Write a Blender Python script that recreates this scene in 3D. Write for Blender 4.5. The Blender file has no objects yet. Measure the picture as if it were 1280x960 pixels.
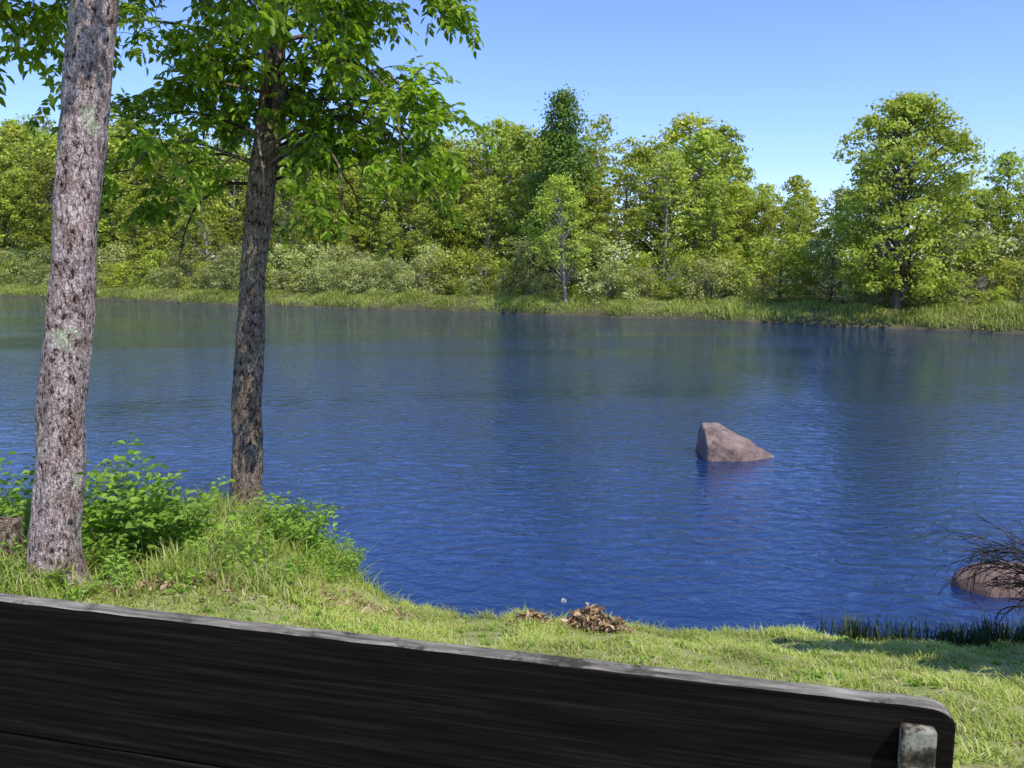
import bpy, bmesh, math, random
import numpy as np
from mathutils import Vector, noise

rng = np.random.default_rng(7)
random.seed(7)
scene = bpy.context.scene
UP = np.array([0, 0, 1.0])

# ------------------------------------------------------------------ helpers
def norm(a):
    return a / np.maximum(np.linalg.norm(a, axis=-1, keepdims=True), 1e-9)

class Builder:
    def __init__(s):
        s.V = []; s.parts = []; s.n = 0
    def add(s, V, F, m=0):
        V = np.asarray(V, float).reshape(-1, 3)
        F = np.asarray(F, int)
        if len(V) == 0 or len(F) == 0: return
        s.V.append(V); s.parts.append((F + s.n, m)); s.n += len(V)
    def mesh(s, name, mats, smooth_mats=()):
        V = np.concatenate(s.V)
        me = bpy.data.meshes.new(name)
        me.vertices.add(len(V)); me.vertices.foreach_set("co", V.astype(np.float32).ravel())
        loops = np.concatenate([f.ravel() for f, m in s.parts])
        counts = np.concatenate([np.full(len(f), f.shape[1]) for f, m in s.parts])
        mi = np.concatenate([np.full(len(f), m) for f, m in s.parts])
        starts = np.concatenate([[0], np.cumsum(counts)[:-1]])
        me.loops.add(len(loops)); me.loops.foreach_set("vertex_index", loops.astype(np.int32))
        me.polygons.add(len(counts)); me.polygons.foreach_set("loop_start", starts.astype(np.int32))
        for m in mats: me.materials.append(m)
        me.polygons.foreach_set("material_index", mi.astype(np.int32))
        sm = np.isin(mi, list(smooth_mats))
        me.update(calc_edges=True)
        me.polygons.foreach_set("use_smooth", sm)
        me.update()
        return me

def add_obj(name, me, parent=None, loc=(0, 0, 0), rot=(0, 0, 0), sc=(1, 1, 1)):
    o = bpy.data.objects.new(name, me)
    scene.collection.objects.link(o)
    o.location = loc; o.rotation_euler = rot; o.scale = sc
    if parent: o.parent = parent
    return o

def tube(path, radii, seg=8, rough=0.0, nscale=8.0, cap=False):
    path = np.asarray(path, float); n = len(path)
    tan = norm(np.gradient(path, axis=0))
    ref = np.array([1.0, 0, 0]) if abs(tan[0][0]) < .8 else np.array([0, 1.0, 0])
    a = norm(np.cross(tan, ref)); b = np.cross(tan, a)
    th = np.linspace(0, 2 * np.pi, seg, endpoint=False)
    R = np.repeat(np.asarray(radii, float)[:, None], seg, 1)
    if rough > 0:
        for i in range(n):
            for j in range(seg):
                p = Vector((math.cos(th[j]) * 1.0, math.sin(th[j]) * 1.0, path[i][2] * 1.2))
                R[i, j] *= 1 + rough * noise.noise(p * 1.3) + rough * .5 * noise.noise(Vector((math.cos(th[j]) * nscale * .5, math.sin(th[j]) * nscale * .5, path[i][2] * nscale)))
    V = path[:, None, :] + R[..., None] * (np.cos(th)[None, :, None] * a[:, None, :] + np.sin(th)[None, :, None] * b[:, None, :])
    V = V.reshape(-1, 3)
    i, j = np.meshgrid(np.arange(n - 1), np.arange(seg), indexing='ij')
    i = i.ravel(); j = j.ravel(); j2 = (j + 1) % seg
    F = np.stack([i * seg + j, i * seg + j2, (i + 1) * seg + j2, (i + 1) * seg + j], 1)
    return V, F

def rhomb(C, N, size, asp=.7):
    n = len(C)
    r = norm(rng.normal(size=(n, 3)))
    t = norm(np.cross(N, r)); s = np.cross(N, t)
    L = (size * rng.uniform(.6, 1.3, n))[:, None] * .5
    W = L * asp
    k = rng.uniform(-.3, .3, n)[:, None] * L
    V = np.stack([C - t * L, C + s * W + t * k, C + t * L, C - s * W - t * k], 1).reshape(-1, 3)
    F = np.arange(4 * n).reshape(-1, 4)
    return V, F

def ovate(P, D, N, L, W, fold=.25):
    """six-vertex folded leaves starting at P, pointing along D"""
    n = len(P); D = norm(D); S = norm(np.cross(D, N)); N2 = np.cross(S, D)
    L = np.asarray(L).reshape(-1, 1) * np.ones((n, 1)); W = np.asarray(W).reshape(-1, 1) * np.ones((n, 1))
    up = N2 * W * fold
    droop = -N2 * L * .12
    v0 = P
    v1 = P + D * L * .3 + S * W * .5 + up
    v2 = P + D * L * .68 + S * W * .38 + up + droop * .5
    v3 = P + D * L + droop
    v4 = P + D * L * .68 - S * W * .38 + up + droop * .5
    v5 = P + D * L * .3 - S * W * .5 + up
    V = np.stack([v0, v1, v2, v3, v4, v5], 1).reshape(-1, 3)
    b = (np.arange(n) * 6)[:, None]
    F = np.concatenate([b + np.array([[0, 1, 2, 3]]), b + np.array([[0, 3, 4, 5]])])
    return V, F

def blades(P, h, w, lean):
    n = len(P)
    az = rng.uniform(0, 2 * np.pi, n)
    d = np.stack([np.cos(az), np.sin(az), np.zeros(n)], 1)
    s = np.stack([-d[:, 1], d[:, 0], d[:, 2]], 1)
    h = np.asarray(h)[:, None]; w = np.asarray(w)[:, None]; l = (lean * rng.uniform(.3, 1.6, n))[:, None] * h
    V = np.stack([P - s * w * .5, P + s * w * .5,
                  P + d * l * .35 + UP * h * .6 + s * w * .4, P + d * l * .35 + UP * h * .6 - s * w * .4,
                  P + d * l + UP * h * (1 - .25 * rng.random((n, 1)))], 1).reshape(-1, 3)
    b = (np.arange(n) * 5)[:, None]
    return V, b + np.array([[0, 1, 2, 3]]), b + np.array([[3, 2, 4]])

# ------------------------------------------------------------------ materials
def new_mat(name):
    m = bpy.data.materials.new(name); m.use_nodes = True
    nt = m.node_tree; nt.nodes.clear()
    return m, nt, nt.nodes, nt.links

def ramp(nodes, stops, interp='LINEAR'):
    r = nodes.new('ShaderNodeValToRGB'); cr = r.color_ramp; cr.interpolation = interp
    while len(cr.elements) < len(stops): cr.elements.new(.5)
    for e, (p, c) in zip(cr.elements, stops):
        e.position = p; e.color = (*c, 1) if len(c) == 3 else c
    return r

def leaf_mat(name, cols, transl=.35, nscale=.6, objvar=.25, rough=.55, tcol=(1.25, 1.22, .6)):
    m, nt, N, L = new_mat(name)
    out = N.new('ShaderNodeOutputMaterial')
    geo = N.new('ShaderNodeNewGeometry')
    k = len(cols)
    rp = ramp(N, [(i / (k - 1), c) for i, c in enumerate(cols)])
    L.new(geo.outputs['Random Per Island'], rp.inputs[0])
    nz = N.new('ShaderNodeTexNoise'); nz.inputs['Scale'].default_value = nscale; nz.inputs['Detail'].default_value = 2
    L.new(geo.outputs['Position'], nz.inputs['Vector'])
    mr = N.new('ShaderNodeMapRange'); mr.inputs[1].default_value = .3; mr.inputs[2].default_value = .7
    mr.inputs[3].default_value = .72; mr.inputs[4].default_value = 1.25
    L.new(nz.outputs[0], mr.inputs[0])
    oi = N.new('ShaderNodeObjectInfo')
    mr2 = N.new('ShaderNodeMapRange'); mr2.inputs[3].default_value = 1 - objvar; mr2.inputs[4].default_value = 1 + objvar
    L.new(oi.outputs['Random'], mr2.inputs[0])
    mul = N.new('ShaderNodeMath'); mul.operation = 'MULTIPLY'
    L.new(mr.outputs[0], mul.inputs[0]); L.new(mr2.outputs[0], mul.inputs[1])
    hsv = N.new('ShaderNodeHueSaturation')
    mr3 = N.new('ShaderNodeMapRange'); mr3.inputs[3].default_value = .5 - .014 * (objvar > 0); mr3.inputs[4].default_value = .5 + .014 * (objvar > 0)
    ml = N.new('ShaderNodeMath'); ml.operation = 'FRACT'; ml2 = N.new('ShaderNodeMath'); ml2.operation = 'MULTIPLY'; ml2.inputs[1].default_value = 7.31
    L.new(oi.outputs['Random'], ml2.inputs[0]); L.new(ml2.outputs[0], ml.inputs[0]); L.new(ml.outputs[0], mr3.inputs[0])
    L.new(mr3.outputs[0], hsv.inputs['Hue'])
    L.new(mul.outputs[0], hsv.inputs['Value']); L.new(rp.outputs[0], hsv.inputs['Color'])
    bs = N.new('ShaderNodeBsdfPrincipled'); bs.inputs['Roughness'].default_value = rough
    bs.inputs['Specular IOR Level'].default_value = .3
    L.new(hsv.outputs[0], bs.inputs['Base Color'])
    tr = N.new('ShaderNodeBsdfTranslucent')
    tm = N.new('ShaderNodeMix'); tm.data_type = 'RGBA'; tm.blend_type = 'MULTIPLY'; tm.inputs[0].default_value = 1
    L.new(hsv.outputs[0], tm.inputs[6]); tm.inputs[7].default_value = (*tcol, 1)
    L.new(tm.outputs[2], tr.inputs[0])
    mx = N.new('ShaderNodeMixShader'); mx.inputs[0].default_value = transl
    L.new(bs.outputs[0], mx.inputs[1]); L.new(tr.outputs[0], mx.inputs[2]); L.new(mx.outputs[0], out.inputs[0])
    return m

def noise_mat(name, stops, scale=(1, 1, 1), nscale=5, detail=6, rough=.85, bump=.3, bdist=.02, second=None, coord='Object', distortion=0, spec=.25):
    m, nt, N, L = new_mat(name)
    out = N.new('ShaderNodeOutputMaterial'); bs = N.new('ShaderNodeBsdfPrincipled')
    bs.inputs['Roughness'].default_value = rough; bs.inputs['Specular IOR Level'].default_value = spec
    tc = N.new('ShaderNodeTexCoord'); mp = N.new('ShaderNodeMapping'); mp.inputs['Scale'].default_value = scale
    L.new(tc.outputs[coord], mp.inputs[0])
    nz = N.new('ShaderNodeTexNoise'); nz.inputs['Scale'].default_value = nscale; nz.inputs['Detail'].default_value = detail
    nz.inputs['Roughness'].default_value = .65; nz.inputs['Distortion'].default_value = distortion
    L.new(mp.outputs[0], nz.inputs['Vector'])
    rp = ramp(N, stops); L.new(nz.outputs[0], rp.inputs[0])
    col = rp.outputs[0]
    if second:
        c2, sc2, lo, hi = second
        n2 = N.new('ShaderNodeTexNoise'); n2.inputs['Scale'].default_value = sc2; n2.inputs['Detail'].default_value = 8; n2.inputs['Roughness'].default_value = .7
        L.new(tc.outputs[coord], n2.inputs['Vector'])
        r2 = ramp(N, [(lo, (0, 0, 0)), (hi, (1, 1, 1))]); L.new(n2.outputs[0], r2.inputs[0])
        mx = N.new('ShaderNodeMix'); mx.data_type = 'RGBA'
        L.new(r2.outputs[0], mx.inputs[0]); L.new(col, mx.inputs[6]); mx.inputs[7].default_value = (*c2, 1)
        col = mx.outputs[2]
    L.new(col, bs.inputs['Base Color'])
    bp = N.new('ShaderNodeBump'); bp.inputs['Strength'].default_value = bump; bp.inputs['Distance'].default_value = bdist
    L.new(nz.outputs[0], bp.inputs['Height']); L.new(bp.outputs[0], bs.inputs['Normal'])
    L.new(bs.outputs[0], out.inputs[0])
    return m

M_far = leaf_mat("foliage_distant", [(.22, .27, .035), (.36, .42, .055), (.50, .55, .09)], transl=.42)
M_fard = leaf_mat("foliage_distant_dark", [(.09, .155, .02), (.15, .24, .03), (.21, .31, .045)], transl=.38, objvar=0)
M_farb = leaf_mat("foliage_distant_bright", [(.27, .34, .04), (.39, .46, .055), (.50, .56, .09)], transl=.44, objvar=.04)
M_shrub = leaf_mat("foliage_shrub", [(.24, .28, .08), (.38, .42, .14), (.52, .55, .22)], transl=.4)
M_leaf = leaf_mat("ash_leaves", [(.12, .21, .014), (.23, .36, .022), (.36, .50, .04)], transl=.5, nscale=1.2, objvar=0, rough=.42)
M_weed = leaf_mat("weed_leaves", [(.16, .29, .03), (.24, .39, .045), (.32, .47, .07)], transl=.4, nscale=1.5, objvar=0)
M_grass = leaf_mat("grass_blades", [(.23, .31, .04), (.33, .40, .06), (.44, .48, .12), (.36, .44, .07), (.62, .56, .30)], transl=.35, nscale=1.1, objvar=0)
M_grass_t = leaf_mat("tall_grass_blades", [(.18, .27, .03), (.27, .37, .05), (.38, .45, .09), (.58, .53, .27)], transl=.4, nscale=1.1, objvar=0)
M_grassf = leaf_mat("bank_grass", [(.23, .29, .05), (.33, .39, .08), (.46, .48, .16)], transl=.35, nscale=.25, objvar=0)
M_reed = leaf_mat("reed_blades", [(.02, .035, .012), (.04, .065, .018), (.07, .11, .025)], transl=.2, objvar=0)
M_dead = leaf_mat("dead_leaves", [(.20, .12, .06), (.40, .27, .15), (.60, .46, .30)], transl=.15, objvar=0, nscale=6, tcol=(1, .9, .7))
M_barkf = noise_mat("bark_distant", [(.3, (.08, .065, .05)), (.7, (.24, .20, .16))], scale=(1, 1, .2), nscale=4)
M_barkp = noise_mat("bark_pale", [(.3, (.22, .19, .16)), (.7, (.42, .37, .31))], scale=(1, 1, .3), nscale=4)
M_twig = noise_mat("twig_bark", [(.3, (.02, .015, .012)), (.7, (.06, .045, .035))], nscale=8)
M_stem = noise_mat("green_stem", [(.3, (.1, .15, .04)), (.7, (.18, .24, .06))], nscale=8)

def bark_mat(name, light, mid, dark, lichen, edge_dark=.5, lo=.40):
    m, nt, N, L = new_mat(name)
    out = N.new('ShaderNodeOutputMaterial'); bs = N.new('ShaderNodeBsdfPrincipled')
    bs.inputs['Roughness'].default_value = .9; bs.inputs['Specular IOR Level'].default_value = .15
    tc = N.new('ShaderNodeTexCoord')
    mp = N.new('ShaderNodeMapping'); mp.inputs['Scale'].default_value = (1, 1, .5)
    L.new(tc.outputs['Object'], mp.inputs[0])
    wz = N.new('ShaderNodeTexNoise'); wz.inputs['Scale'].default_value = 22; wz.inputs['Detail'].default_value = 5
    L.new(mp.outputs[0], wz.inputs['Vector'])
    mxv = N.new('ShaderNodeMix'); mxv.data_type = 'VECTOR'; mxv.inputs[0].default_value = .12
    L.new(mp.outputs[0], mxv.inputs[4]); L.new(wz.outputs['Color'], mxv.inputs[5])
    vo = N.new('ShaderNodeTexVoronoi'); vo.feature = 'DISTANCE_TO_EDGE'; vo.inputs['Scale'].default_value = 40
    L.new(mxv.outputs[1], vo.inputs['Vector'])
    n1 = N.new('ShaderNodeTexNoise'); n1.inputs['Scale'].default_value = 34; n1.inputs['Detail'].default_value = 9; n1.inputs['Roughness'].default_value = .7
    L.new(mp.outputs[0], n1.inputs['Vector'])
    r1 = ramp(N, [(lo, dark), (lo + .035, mid), (lo + .14, light)]); L.new(n1.outputs[0], r1.inputs[0])
    e = edge_dark
    rv = ramp(N, [(0, (e, e * .95, e * .9)), (.06, (.8, .79, .78)), (.15, (1, 1, 1))]); L.new(vo.outputs[0], rv.inputs[0])
    ml = N.new('ShaderNodeMix'); ml.data_type = 'RGBA'; ml.blend_type = 'MULTIPLY'; ml.inputs[0].default_value = 1
    L.new(r1.outputs[0], ml.inputs[6]); L.new(rv.outputs[0], ml.inputs[7])
    np_ = N.new('ShaderNodeTexNoise'); np_.inputs['Scale'].default_value = 7; np_.inputs['Detail'].default_value = 6
    L.new(tc.outputs['Object'], np_.inputs['Vector'])
    rpp = ramp(N, [(.35, (.62, .55, .51)), (.58, (1.0, 1.0, 1.0))]); L.new(np_.outputs[0], rpp.inputs[0])
    m2 = N.new('ShaderNodeMix'); m2.data_type = 'RGBA'; m2.blend_type = 'MULTIPLY'; m2.inputs[0].default_value = 1
    L.new(ml.outputs[2], m2.inputs[6]); L.new(rpp.outputs[0], m2.inputs[7])
    nl = N.new('ShaderNodeTexNoise'); nl.inputs['Scale'].default_value = 3.2; nl.inputs['Detail'].default_value = 9; nl.inputs['Roughness'].default_value = .78
    L.new(tc.outputs['Object'], nl.inputs['Vector'])
    rl = ramp(N, [(.56, (0, 0, 0)), (.61, (1, 1, 1))]); L.new(nl.outputs[0], rl.inputs[0])
    ll = N.new('ShaderNodeMix'); ll.data_type = 'RGBA'
    mm = N.new('ShaderNodeMath'); mm.operation = 'MULTIPLY'; mm.inputs[1].default_value = .7
    L.new(rl.outputs[0], mm.inputs[0]); L.new(mm.outputs[0], ll.inputs[0])
    L.new(m2.outputs[2], ll.inputs[6]); ll.inputs[7].default_value = (*lichen, 1)
    L.new(ll.outputs[2], bs.inputs['Base Color'])
    ad = N.new('ShaderNodeMath'); ad.operation = 'MULTIPLY_ADD'; ad.inputs[1].default_value = .5
    mr = N.new('ShaderNodeMapRange'); mr.inputs[1].default_value = 0; mr.inputs[2].default_value = .15
    L.new(vo.outputs[0], mr.inputs[0]); L.new(mr.outputs[0], ad.inputs[0]); L.new(n1.outputs[0], ad.inputs[2])
    bp = N.new('ShaderNodeBump'); bp.inputs['Strength'].default_value = .9; bp.inputs['Distance'].default_value = .02
    L.new(ad.outputs[0], bp.inputs['Height']); L.new(bp.outputs[0], bs.inputs['Normal'])
    L.new(bs.outputs[0], out.inputs[0])
    return m
M_bark1 = bark_mat("flaky_bark", (.68, .54, .50), (.46, .35, .32), (.07, .045, .04), (.55, .62, .40), .5, .415)
M_bark2 = bark_mat("ash_bark", (.42, .33, .25), (.24, .175, .125), (.05, .035, .025), (.36, .36, .2), .35, .41)

M_ground = noise_mat("grass_ground", [(.3, (.15, .17, .045)), (.5, (.25, .27, .08)), (.7, (.38, .35, .17))], nscale=6, detail=10, bump=.6, bdist=.03,
                     second=((.33, .25, .15), 2.2, .58, .72))
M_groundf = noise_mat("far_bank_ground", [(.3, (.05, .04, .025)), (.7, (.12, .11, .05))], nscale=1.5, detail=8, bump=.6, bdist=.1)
M_rock = noise_mat("granite", [(.25, (.11, .075, .06)), (.5, (.22, .155, .13)), (.75, (.36, .275, .24))], nscale=4, detail=12, bump=1, bdist=.06,
                   second=((.09, .06, .05), 3.0, .50, .64))
M_rock2 = noise_mat("brown_rock", [(.25, (.08, .055, .045)), (.75, (.24, .16, .13))], nscale=6, detail=12, bump=.7, bdist=.03)
M_rockd = noise_mat("wet_rock", [(.25, (.015, .012, .01)), (.75, (.05, .04, .035))], nscale=6, detail=12, bump=.7, bdist=.03, rough=.4)

# ------------------------------------------------------------------ terrain
EX = np.array([-300, -60, -20, -6, -4, -3, -2.2, -1.75, -1.45, -.85, 0, 1, 2.16, 3.66, 4.6, 15, 60, 300])
EY = np.array([60, 14, 10.5, 9.6, 9.5, 9.45, 9.1, 8.4, 8.05, 7.75, 7.5, 7.35, 7.2, 6.95, 6.9, 6.5, -20, -170])
def edge(x):
    x = np.asarray(x, float)
    e = np.interp(x, EX, EY)
    return e + .06 * np.sin(x * 3.1) + .05 * np.sin(x * 7.7 + 1) + .03 * np.sin(x * 17)
def sstep(a, b, x):
    t = np.clip((np.asarray(x, float) - a) / (b - a), 0, 1); return t * t * (3 - 2 * t)
def ground(x, y):
    x = np.asarray(x, float); y = np.asarray(y, float)
    d = edge(x) - y
    left = 1 - sstep(-3, -.8, x)
    W = 5.3 + 2.7 * left
    q = np.clip(d / W, 0, 1)
    z = .2 + 1.7 * (1 - (1 - q) ** 1.1)
    z = z + left * (.42 * sstep(-.05, .5, d) * (1 - .6 * sstep(1, 5, d))) * (1 - sstep(5, 8, d))
    z = z + .03 * np.sin(x * 2.3 + y) * sstep(0, 1, d) + .02 * np.sin(y * 4.1 - x * 1.7) * sstep(0, 1, d)
    z = np.where(d < 0, .2 + d * 2.2, z)
    return np.maximum(z, -1.2)

xs = np.concatenate([[-300, -150, -80, -50, -30, -20, -14, -10], np.arange(-8, 8.01, .1), [10, 14, 20, 30, 50, 80, 150, 300]])
ds = np.concatenate([[-6, -1.0, -.5, -.3, -.2, -.1, 0], np.arange(.1, 9, .14), [10, 12, 16, 25, 50, 120, 500]])
XX, DD = np.meshgrid(xs, ds, indexing='ij')
YY = edge(XX) - DD
ZZ = ground(XX, YY)
b = Builder()
nd = len(ds)
i, j = np.meshgrid(np.arange(len(xs) - 1), np.arange(nd - 1), indexing='ij'); i = i.ravel(); j = j.ravel()
b.add(np.stack([XX, YY, ZZ], -1), np.stack([i * nd + j, i * nd + j + 1, (i + 1) * nd + j + 1, (i + 1) * nd + j], 1))
add_obj("near_bank_ground", b.mesh("near_bank_ground", [M_ground], (0,)))

# far bank
FB = np.array([(-900, 420), (-400, 290), (-200, 195), (-100, 128), (-56.6, 93.2), (-23.1, 71.6), (-2.4, 62), (8.3, 54.7), (15, 50.8), (20.3, 46.4), (25.7, 42.1), (45, 27), (80, 5), (160, -40), (500, -230), (900, -430)], float)
cum = np.concatenate([[0], np.cumsum(np.linalg.norm(np.diff(FB, axis=0), axis=1))])
def bank(s):
    s = np.asarray(s, float)
    x = np.interp(s, cum, FB[:, 0]); y = np.interp(s, cum, FB[:, 1])
    w = .35 * np.sin(s * .35) + .25 * np.sin(s * .9 + 1) + .12 * np.sin(s * 2.3)
    x2 = np.interp(s + 6, cum, FB[:, 0]) - np.interp(s - 6, cum, FB[:, 0]); y2 = np.interp(s + 6, cum, FB[:, 1]) - np.interp(s - 6, cum, FB[:, 1])
    l = np.hypot(x2, y2); nx = -y2 / l; ny = x2 / l
    return x + nx * w, y + ny * w, nx, ny
def farz(off):
    return np.interp(off, [-3, -.1, 0, .4, 3, 10, 60, 900], [-1.2, -.1, .05, .35, .85, 1.2, 1.9, 8])
s0 = cum[4] - 60; s1 = cum[11] + 60
ss = np.unique(np.concatenate([cum, np.arange(s0, s1, .6)]))
offs = np.array([-3, -.1, 0, .2, .4, 1, 2, 3, 6, 10, 25, 60, 300, 900], float)
bx, by, nx, ny = bank(ss)
Vx = bx[:, None] + nx[:, None] * offs; Vy = by[:, None] + ny[:, None] * offs; Vz = np.repeat(farz(offs)[None], len(ss), 0)
b = Builder(); nd = len(offs)
i, j = np.meshgrid(np.arange(len(ss) - 1), np.arange(nd - 1), indexing='ij'); i = i.ravel(); j = j.ravel()
b.add(np.stack([Vx, Vy, Vz], -1), np.stack([i * nd + j, (i + 1) * nd + j, (i + 1) * nd + j + 1, i * nd + j + 1], 1))
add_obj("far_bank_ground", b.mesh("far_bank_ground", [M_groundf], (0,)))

# ------------------------------------------------------------------ water
m, nt, N, L = new_mat("river_water")
out = N.new('ShaderNodeOutputMaterial'); bs = N.new('ShaderNodeBsdfPrincipled')
bs.inputs['Base Color'].default_value = (.007, .024, .080, 1); bs.inputs['Roughness'].default_value = .03
bs.inputs['IOR'].default_value = 1.8
bs.inputs['Specular Tint'].default_value = (.60, .74, .98, 1)
geo = N.new('ShaderNodeNewGeometry')
def wnoise(scale, vec, det=3, dis=.4):
    mp = N.new('ShaderNodeMapping'); mp.inputs['Scale'].default_value = vec; mp.inputs['Rotation'].default_value = (0, 0, math.radians(12))
    L.new(geo.outputs['Position'], mp.inputs[0])
    n = N.new('ShaderNodeTexNoise'); n.inputs['Scale'].default_value = scale; n.inputs['Detail'].default_value = det; n.inputs['Distortion'].default_value = dis
    L.new(mp.outputs[0], n.inputs['Vector']); return n
na = wnoise(1.1, (.6, 1, 1), 3); nb = wnoise(5.2, (.6, 1, 1), 4, .8); nc = wnoise(.11, (.25, 1, 1), 5, .8)
mr = N.new('ShaderNodeMapRange'); mr.inputs[1].default_value = .40; mr.inputs[2].default_value = .60; mr.inputs[3].default_value = .35; mr.inputs[4].default_value = 1.3
L.new(nc.outputs[0], mr.inputs[0])
b1 = N.new('ShaderNodeBump'); b1.inputs['Distance'].default_value = .026; L.new(mr.outputs[0], b1.inputs['Strength']); L.new(na.outputs[0], b1.inputs['Height'])
b2 = N.new('ShaderNodeBump'); b2.inputs['Distance'].default_value = .032; L.new(mr.outputs[0], b2.inputs['Strength']); L.new(nb.outputs[0], b2.inputs['Height'])
L.new(b1.outputs[0], b2.inputs['Normal']); L.new(b2.outputs[0], bs.inputs['Normal']); L.new(bs.outputs[0], out.inputs[0])
b = Builder(); b.add([(-1200, -600, 0), (1200, -600, 0), (1200, 900, 0), (-1200, 900, 0)], [[0, 1, 2, 3]])
add_obj("river_water", b.mesh("river_water", [m]))

# ------------------------------------------------------------------ distant trees
def far_tree(H, R, z0, ncl, per, prof, leaf, tr, mats, rc=(.14, .26), lean=(0, 0), trunkvis=True):
    b = Builder()
    n = 10; zz = np.linspace(-.3, H * .93, n)
    w = np.cumsum(rng.normal(0, H * .006, (n, 2)), 0)
    path = np.stack([w[:, 0] + lean[0] * zz, w[:, 1] + lean[1] * zz, zz], 1)
    b.add(*tube(path, tr * (1 - .9 * np.linspace(0, 1, n)) + .01, 7), 0)
    ph = rng.uniform(0, 6.28, 4)
    for k in range(ncl):
        u = (k + rng.random()) / ncl
        zc = z0 + (H - z0) * u
        az = k * 2.39996 + rng.normal(0, .4)
        rm = R * prof(u) * (1 + .25 * math.sin(2 * az + ph[0]) + .25 * math.sin(3 * az + 5 * u + ph[1]) + .15 * math.sin(5 * az + 9 * u + ph[2]))
        r = rm * (.2 + .85 * rng.random() ** .6)
        cx = np.interp(zc, path[:, 2], path[:, 0]); cy = np.interp(zc, path[:, 2], path[:, 1])
        c = np.array([cx + r * math.cos(az), cy + r * math.sin(az), zc])
        zs = max(zc - r * rng.uniform(.5, 1.1), H * .12)
        sp = np.array([np.interp(zs, path[:, 2], path[:, 0]), np.interp(zs, path[:, 2], path[:, 1]), zs])
        mid = (sp + c) / 2 + np.array([0, 0, .12 * r]) + rng.normal(0, .04 * R, 3)
        b.add(*tube([sp, mid, c], [tr * .28, tr * .16, tr * .05], 3), 0)
        rr = R * rng.uniform(*rc)
        npc = int(per * rng.uniform(.5, 1.4))
        d = norm(rng.normal(size=(npc, 3)) + np.array([0, 0, .25]))
        off = d * (rr * (.35 + .8 * rng.random(npc) ** .8))[:, None] * np.array([1.2, 1.2, .62])
        stray = rng.random(npc) < .2
        off[stray] *= 1.6
        Nn = norm(d * .8 + rng.normal(0, .5, (npc, 3)) + UP * .5 + np.array([.1, -.15, 0]))
        b.add(*rhomb(c + off, Nn, leaf), 1)
    return b.mesh("tree", mats, (0,))

round_p = lambda u: math.sqrt(max(0.02, 1 - (2 * (u - .42)) ** 2 * .75))
oval_p = lambda u: (math.sin(math.pi * min(1, .12 + .88 * u) ** .8) ** .6 + .12) if u < 1 else .1
cone_p = lambda u: (1.05 - u) ** .7 * min(1, .45 + u * 2.5)
shr_p = lambda u: math.sqrt(max(.02, 1 - u * u * .9))
P_tree = []
for k in range(4): P_tree.append(far_tree(10, 2.6, 2.0, 115, 58, round_p, .23, .15, [M_barkf, M_far], rc=(.11, .22)))
for k in range(4): P_tree.append(far_tree(10, 1.8, 1.6, 100, 56, oval_p, .22, .12, [M_barkf, M_far], rc=(.14, .29)))
for k in range(2): P_tree.append(far_tree(10, 2.2, 2.2, 70, 45, oval_p, .2, .11, [M_barkp, M_far], rc=(.12, .24)))
P_shrub = [far_tree(3, 1.9, .1, 50, 60, shr_p, .15, .05, [M_barkf, M_shrub], rc=(.15, .3)) for k in range(3)]
P_shrub += [far_tree(3, 1.8, .1, 50, 60, shr_p, .16, .05, [M_barkf, M_far], rc=(.15, .3)) for k in range(2)]

# skyline of the wood: bearing (x/y) -> slope of the tree tops above eye height
SK = np.array([(-2, .155), (-.62, .155), (-.55, .155), (-.4, .155), (-.3, .15), (-.15, .15), (-.06, .16), (-.03, .182), (.0, .17), (.09, .165), (.13, .182), (.2, .184), (.25, .165),
               (.27, .115), (.30, .095), (.36, .10), (.42, .11), (.5, .12), (.56, .115), (.62, .115), (2, .12)])
wood = bpy.data.objects.new("distant_tree_line", None); scene.collection.objects.link(wood)
thick = bpy.data.objects.new("riverside_shrubs", None); scene.collection.objects.link(thick)
def place_row(offr, step, protos, frac, parent, sA=-60, sB=35, base=10.0, fixed=None):
    s = cum[4] + sA
    while s < cum[10] + sB:
        x, y, nx, ny = [float(v) for v in bank(s)]
        o = random.uniform(*offr); X = x + nx * o; Y = y + ny * o
        zg = float(farz(o))
        if fixed: h = random.uniform(*fixed)
        else:
            sl = np.interp(X / max(Y, 1), SK[:, 0], SK[:, 1])
            h = (3.5 + sl * math.hypot(X, Y) * .93 - zg) * random.uniform(*frac)
        me = random.choice(protos); k = h / base; wv = k * random.uniform(.9, 1.3)
        add_obj("tree", me, parent, (X, Y, zg - .05), (random.uniform(-.04, .04), random.uniform(-.04, .04), random.uniform(0, 6.28)), (wv, wv, k))
        s += step * random.uniform(.6, 1.4)
place_row((4.2, 5.6), 2.4, P_shrub, None, thick, base=3, fixed=(1.1, 3.2))
place_row((5.8, 7.6), 2.8, P_shrub, None, thick, base=3, fixed=(2.6, 4.6))
place_row((7.5, 11), 4.4, P_tree, (.40, .78), wood)
place_row((12, 16), 3.8, P_tree, (.68, .98), wood)
place_row((17, 22), 3.6, P_tree, (.84, 1.06), wood)
place_row((26, 34), 4.4, P_tree, (.75, .97), wood)

def special(name, me, X, Y, rz=0):
    o = add_obj(name, me, None, (X, Y, .95), (0, 0, rz)); return o
special("broad_maple_tree", far_tree(11.8, 4.1, 1.0, 290, 95, round_p, .23, .26, [M_barkf, M_farb], rc=(.1, .2)), 22.7, 49.5)
special("tall_pointed_tree", far_tree(15.5, 3.3, 2.5, 170, 90, cone_p, .25, .2, [M_barkf, M_fard], rc=(.16, .3)), 4.2, 67)
special("young_poplar_tree", far_tree(8.5, 2.4, 2.4, 95, 60, oval_p, .2, .1, [M_barkp, M_farb], rc=(.13, .25), lean=(-.03, 0)), 3.9, 60.2)

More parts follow.
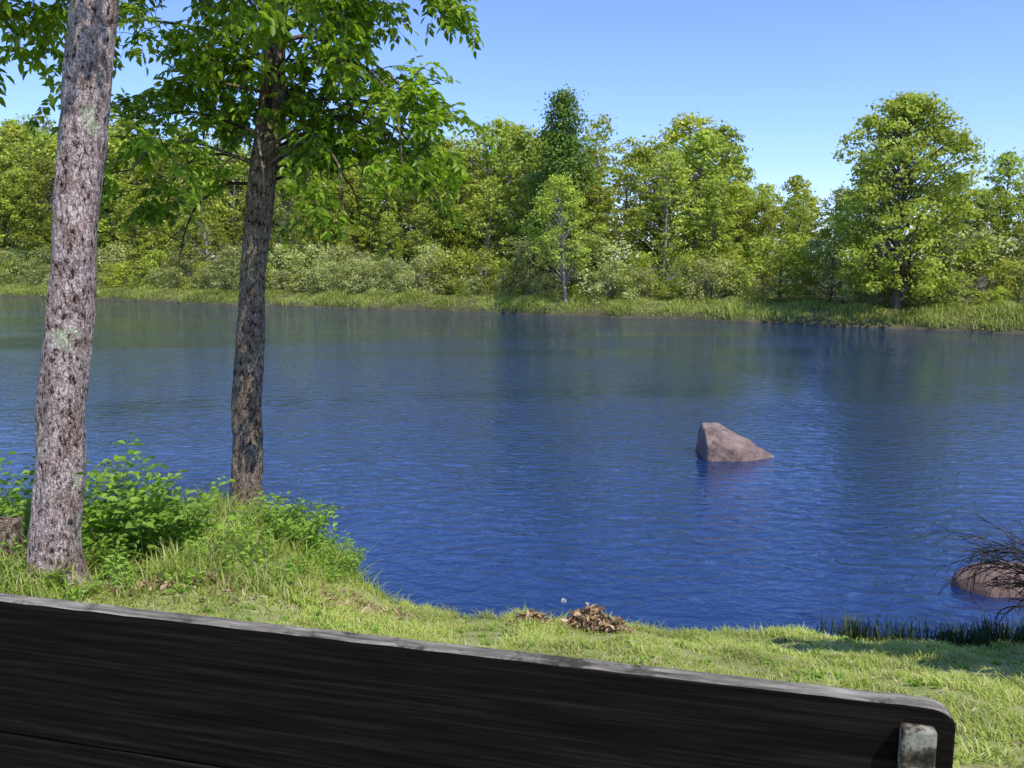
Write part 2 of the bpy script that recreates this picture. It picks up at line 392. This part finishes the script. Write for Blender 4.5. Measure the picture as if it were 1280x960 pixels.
# far bank grass
n = 130000
s = rng.uniform(cum[4] - 40, cum[10] + 30, n); o = rng.uniform(.05, 5.5, n) ** 1.0
bx, by, nx, ny = bank(s)
P = np.stack([bx + nx * o, by + ny * o, farz(o) - .03], 1)
patch = .5 + .5 * np.sin(s * .21) ** 2 + .3 * np.sin(s * 1.7) + .25 * np.sin(s * .77 + o)
b = Builder(); V, F4, F3 = blades(P, rng.uniform(.15, .6, n) * np.maximum(patch, .3), rng.uniform(.03, .06, n), .7)
b.add(V, F4); b.parts.append((F3, 0))
add_obj("far_bank_grass", b.mesh("far_bank_grass", [M_grassf]))

# ------------------------------------------------------------------ near trees
def near_tree(name, trunk, rad, bark, limbs, leafL=.085, nsub=8, leafscale=1.0, dens=1.0):
    b = Builder()
    trunk = np.array(trunk, float)
    L = trunk[-1][2]; zz = np.concatenate([np.arange(-.3, L, .045), [L]])
    tx = np.interp(zz, trunk[:, 2], trunk[:, 0]); ty = np.interp(zz, trunk[:, 2], trunk[:, 1])
    k = np.ones(15) / 15
    tx = np.convolve(np.pad(tx, 7, 'edge'), k, 'valid'); ty = np.convolve(np.pad(ty, 7, 'edge'), k, 'valid')
    rr = np.interp(zz, [r[0] for r in rad], [r[1] for r in rad]) * (1 + .4 * np.exp(-np.maximum(zz, 0) / .13))
    path = np.stack([tx, ty, zz], 1)
    b.add(*tube(path, rr, 48, rough=.16), 0)
    LP, LD, LN, LL = [], [], [], []
    def leafnodes(p, d, count):
        for q in range(count):
            side = norm(np.cross(d, UP) + 1e-4) * (1 if random.random() < .5 else -1)
            rd = norm(d * .5 + side * rng.uniform(.3, 1.0) + UP * rng.uniform(-.75, .2) + rng.normal(0, .25, 3))
            ln = rng.uniform(.12, .2) * leafscale
            b.add(*tube([p, p + rd * ln], [.0022, .0012], 3), 1)
            sd = norm(np.cross(rd, UP) + rng.normal(0, .25, 3)); nn = norm(np.cross(sd, rd)); nn = nn * (1 if nn[2] > 0 else -1)
            npair = 3
            for a in range(npair):
                t = .35 + .5 * a / npair
                for sg in (-1, 1):
                    LP.append(p + rd * ln * t); LD.append(norm(rd * .55 + sd * sg + UP * rng.uniform(-.5, .1))); LN.append(norm(nn + rng.normal(0, .35, 3))); LL.append(leafL * rng.uniform(.7, 1.15) * leafscale)
            LP.append(p + rd * ln); LD.append(rd + UP * -.2); LN.append(norm(nn + rng.normal(0, .3, 3))); LL.append(leafL * 1.1 * leafscale)
    def branch(p, az, el, ln, droop, r0, lvl):
        n = 9; pts = [np.array(p)]
        for q in range(n - 1):
            d = np.array([math.cos(az) * math.cos(el), math.sin(az) * math.cos(el), math.sin(el)])
            pts.append(pts[-1] + d * ln / (n - 1)); el = max(-1.45, el - droop / (n - 1) * (q * .3 + .3)); az += random.gauss(0, .16); el += random.gauss(0, .12)
        pts = np.array(pts)
        b.add(*tube(pts, np.linspace(r0, r0 * .25, n), 7 if lvl == 0 else 4), 0 if lvl == 0 and r0 > .02 else 1)
        return pts
    for (z, az, ln, el, droop, leafy) in limbs:
        p = np.array([np.interp(z, zz, tx), np.interp(z, zz, ty), z])
        pts = branch(p, az, el, ln, droop, .009 + .007 * ln, 0)
        for q in range(nsub):
            t = .15 + .85 * (q + random.random()) / nsub
            f = t * 8; i0 = min(int(f), 7); pp = pts[i0] + (pts[i0 + 1] - pts[i0]) * (f - i0)
            d0 = pts[i0 + 1] - pts[i0]; baz = math.atan2(d0[1], d0[0]) + random.choice((-1, 1)) * random.uniform(.4, 1.3)
            sl = random.uniform(.3, .8) * min(1, ln / 1.5)
            sp = branch(pp, baz, random.uniform(-.5, .8), sl, random.uniform(.4, 2.2), .006, 1)
            if random.random() > leafy: continue
            for w in range(2, 9):
                dd = norm(sp[w] - sp[w - 1])
                leafnodes(sp[w], dd, int(dens) + (random.random() < dens % 1))
                if w in (3, 5, 7) and random.random() < .8:
                    tw = branch(sp[w], baz + random.uniform(-1.4, 1.4), random.uniform(-.7, .7), sl * .5, 1.0, .0035, 2)
                    for w2 in (3, 5, 7, 8):
                        leafnodes(tw[w2], norm(tw[w2] - tw[w2 - 1]), 1)
    LP = np.array(LP); LD = np.array(LD); LN = np.array(LN); LL = np.array(LL)
    b.add(*ovate(LP, LD, LN, LL, LL * .46), 2)
    print(name, "leaflets", len(LP))
    return b.mesh(name, [bark, M_twig, M_leaf], (0,))

D = math.radians
t2 = (-2.81, 8.65); z2 = float(ground(*t2))
limbs = []
for k in range(38):
    z = 3.9 + 4.4 * (k / 38) + random.uniform(-.1, .1)
    az = k * 2.4 + random.uniform(-.3, .3)
    ln = np.interp(z, [3.6, 4.6, 6, 8.5], [1.1, 1.65, 1.8, .9]) * random.uniform(.6, 1.1)
    limbs.append((z, az, ln, random.uniform(.2, 1.0), random.uniform(.7, 1.6), .8))
for (z, a, ln, el, dr, lf) in [(4.2, 5, 2.1, .35, 1.5, .8), (4.6, -15, 2.3, .3, 1.4, .85), (4.9, 20, 2.3, .3, 1.4, .85), (4.2, 30, 2.1, .2, 1.4, .7), (3.8, -35, 1.8, .2, 1.4, .5), (3.8, 12, 2.0, .3, 1.6, .6), (3.9, -20, 2.0, .4, 1.7, .5),
                               (3.7, 15, 1.7, .5, 1.8, .12), (3.6, -10, 1.5, .5, 1.9, .0), (3.7, -25, 1.8, .5, 1.8, .1), (3.9, 10, 2.1, .5, 1.9, .15), (3.7, -50, 1.7, .5, 1.8, .1), (3.5, 25, 1.4, .5, 1.9, .0),
                               (4.0, 190, 1.5, .3, 1.3, .6), (4.4, 170, 1.7, .3, 1.2, .8), (4.7, 205, 1.9, .4, 1.2, .95), (3.5, 185, 1.4, .2, 1.4, .2), (3.7, 205, 1.6, .3, 1.5, .6), (5.2, -30, 2.2, .4, 1.2, 1), (3.7, 178, 1.5, .4, 1.8, .15)]:
    limbs.append((z, D(a), ln, el, dr, lf))
me = near_tree("ash_tree", [(0, 0, -.3), (0, 0, 0), (.04, 0, 1.2), (.1, 0, 2.0), (.2, 0, 2.9), (.3, .02, 3.6), (.42, .05, 4.4), (.5, .05, 5.3), (.55, .0, 8.6)],
               [(-.3, .165), (0, .165), (1, .15), (2.9, .13), (3.6, .13), (5.3, .11), (8.6, .02)], M_bark2, limbs)
add_obj("ash_tree", me, None, (t2[0], t2[1], z2 - .02))

t1 = (-3.22, 5.68); z1 = float(ground(*t1))
limbs = []
for k in range(20):
    z = 4.6 + 3.2 * (k / 20)
    limbs.append((z, k * 2.4, np.interp(z, [4.5, 6, 8], [1.7, 1.7, .8]) * random.uniform(.8, 1.1), random.uniform(.2, .7), random.uniform(.5, 1.1), .95))
for (z, a, ln, el, dr, lf) in [(4.3, 175, 1.15, .1, 1.2, .9), (4.5, 195, 1.2, .2, 1.3, .9), (4.2, 150, 1.2, .3, 1.3, .9), (4.3, 20, 1.0, .2, .8, .9)]:
    limbs.append((z, D(a), ln, el, dr, lf))
me = near_tree("flaky_bark_tree", [(0, 0, -.3), (0, 0, 0), (.04, 0, .5), (.18, 0, 1.6), (.33, 0, 2.6), (.46, 0, 3.4), (.58, 0, 4.1), (.75, 0, 5.4), (.85, 0, 8)],
               [(-.3, .175), (0, .165), (1, .152), (2.5, .142), (4.1, .135), (5.5, .11), (8, .02)], M_bark1, limbs, nsub=5)
add_obj("flaky_bark_tree", me, None, (t1[0], t1[1], z1 - .02))

# stump at the left
b = Builder(); zz = np.linspace(-.2, .42, 16)
b.add(*tube(np.stack([zz * .05, zz * 0, zz], 1), .11 * (1 + .4 * np.exp(-np.maximum(zz, 0) / .1)), 28, rough=.3), 0)
top = b.V[0][-28:]; ctr = top.mean(0) - [0, 0, .03]
b.add(np.vstack([top, ctr]), [[q, (q + 1) % 28, 28] for q in range(28)], 0)
add_obj("tree_stump", b.mesh("tree_stump", [M_bark2], (0,)), None, (-3.72, 5.95, float(ground(-3.72, 5.95))))

# ------------------------------------------------------------------ near grass
def sample(n, x0, x1, y0, y1, dmin=-.03):
    x = rng.uniform(x0, x1, n); y = rng.uniform(y0, y1, n); d = edge(x) - y
    k = d > dmin; return x[k], y[k], d[k]
x, y, d = sample(460000, -6.5, 6.5, 1.2, 9.8)
vis = (np.abs(x) < y * .75 + .9)
x, y, d = x[vis], y[vis], d[vis]
clump = np.array([noise.noise(Vector((a * 2.1, c * 2.1, 0))) + .6 * noise.noise(Vector((a * 7, c * 7, 3))) for a, c in zip(x, y)])
keep = rng.random(len(x)) < np.clip(.6 + clump * 1.3, .08, 1)
x, y, d, clump = x[keep], y[keep], d[keep], clump[keep]
P = np.stack([x, y, ground(x, y) - .004], 1)
h = rng.uniform(.018, .048, len(x)) * (1 + .9 * np.clip(clump, -.6, 1)) * (1 + .9 * np.exp(-np.maximum(d, 0) / .12))
b = Builder(); V, F4, F3 = blades(P, h, rng.uniform(.004, .010, len(x)), 1.2)
b.add(V, F4); b.parts.append((F3, 0))
add_obj("lawn_grass", b.mesh("lawn_grass", [M_grass]))

# tall grass on the left mound
x, y, d = sample(90000, -7, -.6, 4.6, 9.7, -.06)
w = (1 - sstep(-2.6, -1.2, x + .35 * np.sin(y * 2) - .25 * (y - 6.5))) * sstep(4.6, 6.0, y + rng.normal(0, .25, len(y)))
cl = np.array([noise.noise(Vector((a * 1.6, c * 1.6, 5))) + .5 * noise.noise(Vector((a * 5, c * 5, 5))) for a, c in zip(x, y)])
keep = rng.random(len(x)) < w * np.clip(.6 + cl * 1.3, .05, 1)
x, y, d, cl, w = x[keep], y[keep], d[keep], cl[keep], w[keep]
P = np.stack([x, y, ground(x, y) - .01], 1)
b = Builder(); V, F4, F3 = blades(P, rng.uniform(.10, .36, len(x)) * (.8 + cl * .7) * (.4 + .6 * w), rng.uniform(.005, .012, len(x)), .85)
b.add(V, F4); b.parts.append((F3, 0))
add_obj("tall_grass", b.mesh("tall_grass", [M_grass_t]))

# reeds right
x = rng.uniform(2.5, 6.5, 4200); y = edge(x) + rng.normal(0, .10, len(x))
k = rng.random(len(x)) < np.clip((x - 2.4) * .9 + .4 * np.sin(x * 9), 0, 1); x, y = x[k], y[k]
P = np.stack([x, y, np.maximum(ground(x, y), -.05)], 1)
b = Builder(); V, F4, F3 = blades(P, rng.uniform(.1, .32, len(x)), rng.uniform(.006, .011, len(x)), .4)
b.add(V, F4); b.parts.append((F3, 0))
add_obj("shore_reeds", b.mesh("shore_reeds", [M_reed]))

# ------------------------------------------------------------------ weeds
def weed_mesh(name, items, mat=M_weed):
    b = Builder(); LP, LD, LN, LL, LW = [], [], [], [], []
    for (x, y, h, ns, leaf, wr, spread) in items:
        z = float(ground(x, y))
        for q in range(ns):
            az = random.uniform(0, 6.28); el = random.uniform(.9, 1.5); p = np.array([x + random.gauss(0, spread * .3), y + random.gauss(0, spread * .3), z - .02])
            hh = h * random.uniform(.6, 1.1); n = 9; pts = [p]
            for k in range(n):
                dd = np.array([math.cos(az) * math.cos(el), math.sin(az) * math.cos(el), math.sin(el)])
                pts.append(pts[-1] + dd * hh / n); el -= random.uniform(0, .14); az += random.gauss(0, .15)
            pts = np.array(pts); b.add(*tube(pts, np.linspace(.0045, .0015, n + 1), 4), 0)
            for k in range(2, n + 1):
                d0 = norm(pts[k] - pts[k - 1])
                for sg in range(3 if k > 3 else 2):
                    a = az + sg * 2.1 + k * 1.57 + random.gauss(0, .3)
                    o = np.array([math.cos(a), math.sin(a), random.uniform(-.3, .5)])
                    pet = pts[k] + norm(o) * leaf * .35
                    LP.append(pet); LD.append(o + d0 * .2); LN.append(norm(UP + rng.normal(0, .35, 3)))
                    l = leaf * random.uniform(.6, 1.15) * (1.1 - .4 * k / n); LL.append(l); LW.append(l * wr)
    b.add(*ovate(np.array(LP), np.array(LD), np.array(LN), np.array(LL), np.array(LW)), 1)
    return b.mesh(name, [M_stem, mat])
its = []
for k in range(12): its.append((random.uniform(-3.45, -2.65), random.uniform(6.2, 6.9), random.uniform(.7, 1.25), 5, .11, .62, .6))
for k in range(6): its.append((random.uniform(-4.6, -3.6), random.uniform(6.0, 7.2), random.uniform(.6, 1.1), 5, .11, .6, .5))
add_obj("leafy_sapling_bush", weed_mesh("leafy_sapling_bush", its))
its = []
for k in range(7): its.append((random.uniform(-2.4, -1.7), random.uniform(7.8, 8.4), random.uniform(.4, .8), 4, .10, .5, .4))
add_obj("bank_weeds", weed_mesh("bank_weeds", its))
its = []
for k in range(60):
    x = random.uniform(-4.2, -1.5); y = random.uniform(5.4, 8.8); its.append((x, y, random.uniform(.12, .38), 4, .07, .5, .3))
for k in range(22):
    x = random.uniform(-3.4, -1.5); y = float(edge(x)) - random.uniform(.05, .5); its.append((x, y, random.uniform(.2, .5), 5, .07, .35, .3))
add_obj("low_weeds", weed_mesh("low_weeds", its))
its = []
for k in range(420):
    x = random.uniform(-2.5, 4.5); y = random.uniform(2.6, 7.0); its.append((x, y, random.uniform(.02, .05), 2, .028, .8, .12))
add_obj("clover_patches", weed_mesh("clover_patches", its))

# ------------------------------------------------------------------ dead leaves clumps
def dead_clump(name, x, y, sx, sy, hz, n, ls):
    b = Builder()
    u = rng.normal(0, .5, (n, 2)); u = u[np.hypot(u[:, 0], u[:, 1]) < 1.2]
    X = x + u[:, 0] * sx; Y = y + u[:, 1] * sy; rr = np.hypot(u[:, 0], u[:, 1])
    Z = ground(X, Y) + hz * np.maximum(0, 1 - rr) * rng.random(len(X)) + .01
    P = np.stack([X, Y, Z], 1); Dn = norm(rng.normal(size=(len(X), 3)) * [1, 1, .6] + UP * .2); Nn = norm(rng.normal(size=(len(X), 3)) + UP * .7)
    L_ = rng.uniform(.5, 1.3, len(X)) * ls
    b.add(*ovate(P, Dn, Nn, L_, L_ * rng.uniform(.25, .6, len(X)), fold=.6), 0)
    add_obj(name, b.mesh(name, [M_dead]))
dead_clump("dead_leaf_clump", .62, 6.45, .20, .14, .22, 420, .07)
dead_clump("dead_leaf_clump", .82, 6.3, .13, .10, .10, 160, .06)
dead_clump("dead_leaf_clump", .17, 6.55, .16, .10, .10, 170, .06)
dead_clump("dead_grass_patch", -1.55, 6.2, .6, .35, .04, 260, .055)
dead_clump("dead_grass_patch", -2.3, 5.7, .6, .4, .05, 300, .06)
dead_clump("dead_grass_patch", -1.2, 6.9, .4, .25, .05, 200, .055)
n = 1500; x = rng.uniform(-3, 4.5, n); y = rng.uniform(2.5, 7, n)
b = Builder(); P = np.stack([x, y, ground(x, y) + .02], 1); L_ = rng.uniform(.02, .05, n)
b.add(*ovate(P, norm(rng.normal(size=(n, 3)) * [1, 1, .25]), norm(UP + rng.normal(0, .4, (n, 3))), L_, L_ * .3), 0)
add_obj("leaf_litter", b.mesh("leaf_litter", [M_dead]))

# dandelion clock
m_white = noise_mat("seed_fluff", [(.3, (.6, .6, .58)), (.7, (.8, .8, .78))], nscale=20)
b = Builder(); x, y = .43, 6.9; z = float(ground(x, y))
b.add(*tube([(x, y, z), (x + .01, y, z + .09), (x + .015, y, z + .19)], [.002, .002, .002], 5), 0)
d = norm(rng.normal(size=(160, 3))); c = np.array([x + .015, y, z + .2])
V, F = ovate(c + d * .003, d, norm(rng.normal(size=(160, 3))), .022, .006); b.add(V, F, 1)
add_obj("dandelion_clock", b.mesh("dandelion_clock", [M_stem, m_white]))

# ------------------------------------------------------------------ rocks
def rock(name, pts, mat, amp=.05, cuts=7, sm=4, seed=0):
    bm = bmesh.new()
    for p in pts: bm.verts.new(p)
    r = bmesh.ops.convex_hull(bm, input=bm.verts)
    bmesh.ops.delete(bm, geom=[g for g in r.get('geom_interior', []) if isinstance(g, bmesh.types.BMVert)], context='VERTS')
    bmesh.ops.triangulate(bm, faces=bm.faces)
    bmesh.ops.subdivide_edges(bm, edges=bm.edges, cuts=cuts, use_grid_fill=True)
    for _ in range(sm): bmesh.ops.smooth_vert(bm, verts=bm.verts, factor=.5, use_axis_x=True, use_axis_y=True, use_axis_z=True)
    bmesh.ops.recalc_face_normals(bm, faces=bm.faces); bm.normal_update()
    for v in bm.verts:
        p = v.co * 2.2 + Vector((seed, seed, 0))
        v.co += v.normal * (amp * noise.noise(p) + amp * .5 * noise.noise(p * 3) + amp * .25 * noise.noise(p * 8))
    me = bpy.data.meshes.new(name); bm.to_mesh(me); bm.free(); me.materials.append(mat)
    for p in me.polygons: p.use_smooth = True
    return add_obj(name, me)
# a wedge: sheer left end, flat-topped high corner, long face sloping down to the right
rock("river_boulder", [(3.50, 15.0, -.5), (3.49, 15.0, .54), (3.51, 15.25, .58), (3.82, 15.35, .58), (3.68, 14.95, .53), (3.98, 15.2, .48), (4.35, 15.05, .30), (4.62, 15.0, .14), (4.80, 15.05, .0), (4.95, 15.1, -.3), (4.35, 14.78, .06), (4.0, 14.72, .18),
                       (3.50, 15.9, -.5), (3.55, 15.7, .43), (4.3, 15.6, .20), (4.9, 15.5, -.5), (3.49, 14.70, -.5), (3.50, 14.72, .26), (4.6, 14.6, -.5)], M_rock, .035, cuts=11, sm=1, seed=3)
rock("shore_boulder", [(4.75, 8.85, -.3), (4.82, 8.85, .12), (5.05, 8.8, .24), (5.5, 8.9, .27), (6.0, 9, .15), (6.1, 9, -.3), (5, 8.4, -.3), (5.1, 8.5, .08), (5.6, 8.5, .1), (5.7, 8.4, -.3), (5.2, 9.3, -.3), (5.3, 9.2, .15), (5.8, 9.3, -.2)], M_rock2, .03, seed=8)
rock("wet_stone", [(3.75, 7.15, -.1), (3.8, 7.15, .2), (3.95, 7.2, .27), (4.1, 7.15, .15), (4.15, 7.2, -.1), (3.85, 7.0, -.1), (4.0, 7.0, .12), (3.9, 7.35, -.1)], M_rockd, .03, cuts=5, seed=5)

# ------------------------------------------------------------------ right shrubs
class Shrub:
    def __init__(s): s.b = Builder(); s.LP, s.LD, s.LN = [], [], []
def twig(S, p, az, el, ln, r, lvl, droop=.5, leaf=False, maxl=2, spread=1.2):
    n = 8; pts = [np.array(p, float)]
    for q in range(n):
        d = np.array([math.cos(az) * math.cos(el), math.sin(az) * math.cos(el), math.sin(el)])
        pts.append(pts[-1] + d * ln / n); az += random.gauss(0, .14); el += random.gauss(0, .10) - droop / n
    S.b.add(*tube(pts, np.maximum(np.linspace(r, r * .25, n + 1), .0026), 5 if lvl == 0 else 3), 0)
    if lvl < maxl:
        for q in range(6 if lvl else 13):
            k = random.randint(4 if (leaf and lvl == 0) else 2, n); dd = pts[k] - pts[k - 1]
            twig(S, pts[k], math.atan2(dd[1], dd[0]) + random.uniform(-spread, spread), math.asin(max(-1, min(1, dd[2] / np.linalg.norm(dd)))) + random.uniform(-.6, .6), ln * (random.uniform(.18, .32) if leaf else random.uniform(.25, .42)), r * .45, lvl + 1, droop, leaf, maxl, spread)
    if leaf and lvl > 0:
        for k in range(2, n + 1):
            for _ in range(3):
                S.LP.append(pts[k] + rng.normal(0, .02, 3)); S.LD.append(norm(rng.normal(size=3))); S.LN.append(norm(UP + rng.normal(0, .5, 3)))
S = Shrub()
bx_, by_ = 5.45, 7.1; bz_ = float(ground(bx_, by_ - .4))
for (a, e, l) in [(165, .8, 1.2), (172, .7, 1.15), (158, .6, 1.2), (178, .6, 1.05), (150, .9, 1.25), (185, .8, 1.1), (160, .5, 1.0), (168, .95, 1.35), (175, .85, 1.2), (163, .7, 1.15)]:
    twig(S, (bx_, by_, bz_), D(a), e, l, .016, 0, .6, False, 2, .8)
add_obj("bare_twig_shrub", S.b.mesh("bare_twig_shrub", [M_twig]))
S = Shrub()
for (a, e, l) in [(200, 1.45, 2.3), (230, 1.4, 2.4), (270, 1.4, 2.5), (300, 1.4, 2.6), (0, 1.35, 2.7), (90, 1.4, 2.4), (160, 1.42, 2.4), (60, 1.3, 2.5), (180, 1.48, 2.6)]:
    twig(S, (4.9, 4.8, float(ground(4.9, 4.8)) - .02), D(a), e, l, .018, 0, .12, True)
LP = np.array(S.LP); S.b.add(*ovate(LP, np.array(S.LD), np.array(S.LN), rng.uniform(.07, .11, len(LP)), rng.uniform(.04, .06, len(LP))), 1)
add_obj("leafy_alder_shrub", S.b.mesh("leafy_alder_shrub", [M_twig, M_leaf]))

# ------------------------------------------------------------------ bench
M_wood_shade = noise_mat("shaded_weathered_wood", [(.3, (.003, .0024, .002)), (.5, (.009, .0072, .0056)), (.7, (.024, .019, .014))], scale=(.5, 18, 18), nscale=5, detail=9, bump=.4, bdist=.003, rough=1, spec=.05)  # old wood, with the bench's shade put into its near-black base colour
M_woodtop = noise_mat("grey_weathered_wood", [(.3, (.04, .035, .027)), (.5, (.17, .15, .115)), (.7, (.36, .33, .25))], scale=(1.5, 14, 14), nscale=5, detail=10, bump=.5, bdist=.004, rough=.95, second=((.045, .04, .025), 9, .52, .62))
M_lichen = noise_mat("lichen_wood", [(.38, (.015, .012, .009)), (.48, (.07, .055, .035)), (.56, (.26, .24, .18)), (.7, (.4, .38, .3))], nscale=24, detail=6, bump=.5, bdist=.004, rough=.95)
M_metal = noise_mat("galvanised_metal", [(.3, (.10, .10, .11)), (.7, (.2, .2, .2))], nscale=20, rough=.5)
bench = bpy.data.objects.new("park_bench", None); scene.collection.objects.link(bench)
Rp = np.array([.755, 1.33]); Lp = np.array([-1.149, 1.80]); u = (Lp - Rp) / np.linalg.norm(Lp - Rp)
bench.location = (Rp[0], Rp[1], 1.9); bench.rotation_euler = (0, 0, math.atan2(-u[1], -u[0]))
def plank(name, x0, x1, y0, y1, z0, z1, mat, round_end=False, bev=.006, topmat=None, rx=0):
    prof = []
    if round_end:
        r = .045
        prof = [(x0, z0), (x1, z0)] + [(x1 - r + r * math.cos(a), z1 - r * .75 + r * .75 * math.sin(a)) for a in np.linspace(0, math.pi / 2, 9)]
        nseg = 60
        prof += [(x1 - r + (x0 - x1 + r) * k / nseg, z1 + .0006 * math.sin(k * 1.9) + .001 * noise.noise(Vector((k * .6, 0, 0)))) for k in range(1, nseg + 1)]
    else:
        prof = [(x0, z0), (x1, z0), (x1, z1), (x0, z1)]
    bm = bmesh.new()
    f = bm.faces.new([bm.verts.new((p[0], y0, p[1])) for p in prof])
    ex = bmesh.ops.extrude_face_region(bm, geom=[f])
    for v in ex['geom']:
        if isinstance(v, bmesh.types.BMVert): v.co.y = y1
    bmesh.ops.recalc_face_normals(bm, faces=bm.faces)
    sh = [e for e in bm.edges if len(e.link_faces) == 2 and e.calc_face_angle() > .5]
    bmesh.ops.bevel(bm, geom=sh, offset=bev, segments=2, affect='EDGES', profile=.5)
    me = bpy.data.meshes.new(name); bm.normal_update(); bm.to_mesh(me); bm.free(); me.materials.append(mat)
    if topmat:
        me.materials.append(topmat)
        for p in me.polygons:
            if p.normal.z > .6: p.material_index = 1
    o = add_obj(name, me, bench, rot=(rx, 0, 0)); return o
plank("backrest_top", -2.5, 0, 0, .042, .53, .85, M_wood_shade, True, topmat=M_woodtop, bev=.004)
plank("backrest_lower", -2.5, 0, 0, .042, .36, .527, M_wood_shade)
plank("post_0", -.09, -.035, -.03, -.003, -.1, .822, M_lichen, bev=.005)
plank("post_1", -2.42, -2.36, -.035, -.003, -.1, .80, M_wood_shade, bev=.005)
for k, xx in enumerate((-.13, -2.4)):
    plank(f"leg_{k}", xx, xx + .06, .46, .53, -.3, .40, M_wood_shade)
    plank(f"back_leg_{k}", xx, xx + .06, .048, .11, -.3, .328, M_wood_shade)
    plank(f"seat_bearer_{k}", xx + .002, xx + .058, .05, .53, .332, .402, M_wood_shade)
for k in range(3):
    plank(f"seat_{k}", -2.5, 0, .06 + k * .165, .06 + k * .165 + .15, .405, .44, M_wood_shade, topmat=M_wood_shade)
plank("bracket", -2.145, -2.128, -.008, -.003, .55, .72, M_metal, bev=.001)

# ------------------------------------------------------------------ light, sky, camera
el = math.radians(56); az = math.radians(138)
Sv = Vector((math.sin(az) * math.cos(el), math.cos(az) * math.cos(el), math.sin(el)))
sun = bpy.data.lights.new("sun", 'SUN'); sun.energy = 5.0; sun.angle = math.radians(.5); sun.color = (1, .96, .87)
so = bpy.data.objects.new("sun", sun); scene.collection.objects.link(so); so.rotation_euler = Sv.to_track_quat('Z', 'Y').to_euler(); so.location = (10, -10, 30)
w = bpy.data.worlds.new("World"); scene.world = w; w.use_nodes = True
nt = w.node_tree; nt.nodes.clear()
o = nt.nodes.new('ShaderNodeOutputWorld'); bg = nt.nodes.new('ShaderNodeBackground'); sk = nt.nodes.new('ShaderNodeTexSky')
sk.sky_type = 'NISHITA'; sk.sun_disc = False; sk.sun_elevation = el; sk.sun_rotation = az; sk.air_density = 1.0; sk.dust_density = .05; sk.ozone_density = 2.5
mu = nt.nodes.new('ShaderNodeMix'); mu.data_type = 'RGBA'; mu.blend_type = 'MULTIPLY'; mu.inputs[0].default_value = 1
nt.links.new(sk.outputs[0], mu.inputs[6]); mu.inputs[7].default_value = (1.10, 1.22, 1.8, 1)
bg.inputs[1].default_value = .14
nt.links.new(mu.outputs[2], bg.inputs[0]); nt.links.new(bg.outputs[0], o.inputs[0])

cam = bpy.data.cameras.new("camera"); co = bpy.data.objects.new("camera", cam); scene.collection.objects.link(co)
cam.sensor_width = 36; cam.lens = 29.53; cam.clip_end = 3000; cam.clip_start = .05
co.location = (0, 0, 3.5); co.rotation_euler = (math.radians(90 - 8.13), 0, 0)
scene.camera = co
scene.view_settings.view_transform = 'Standard'; scene.view_settings.look = 'None'; scene.view_settings.exposure = 0
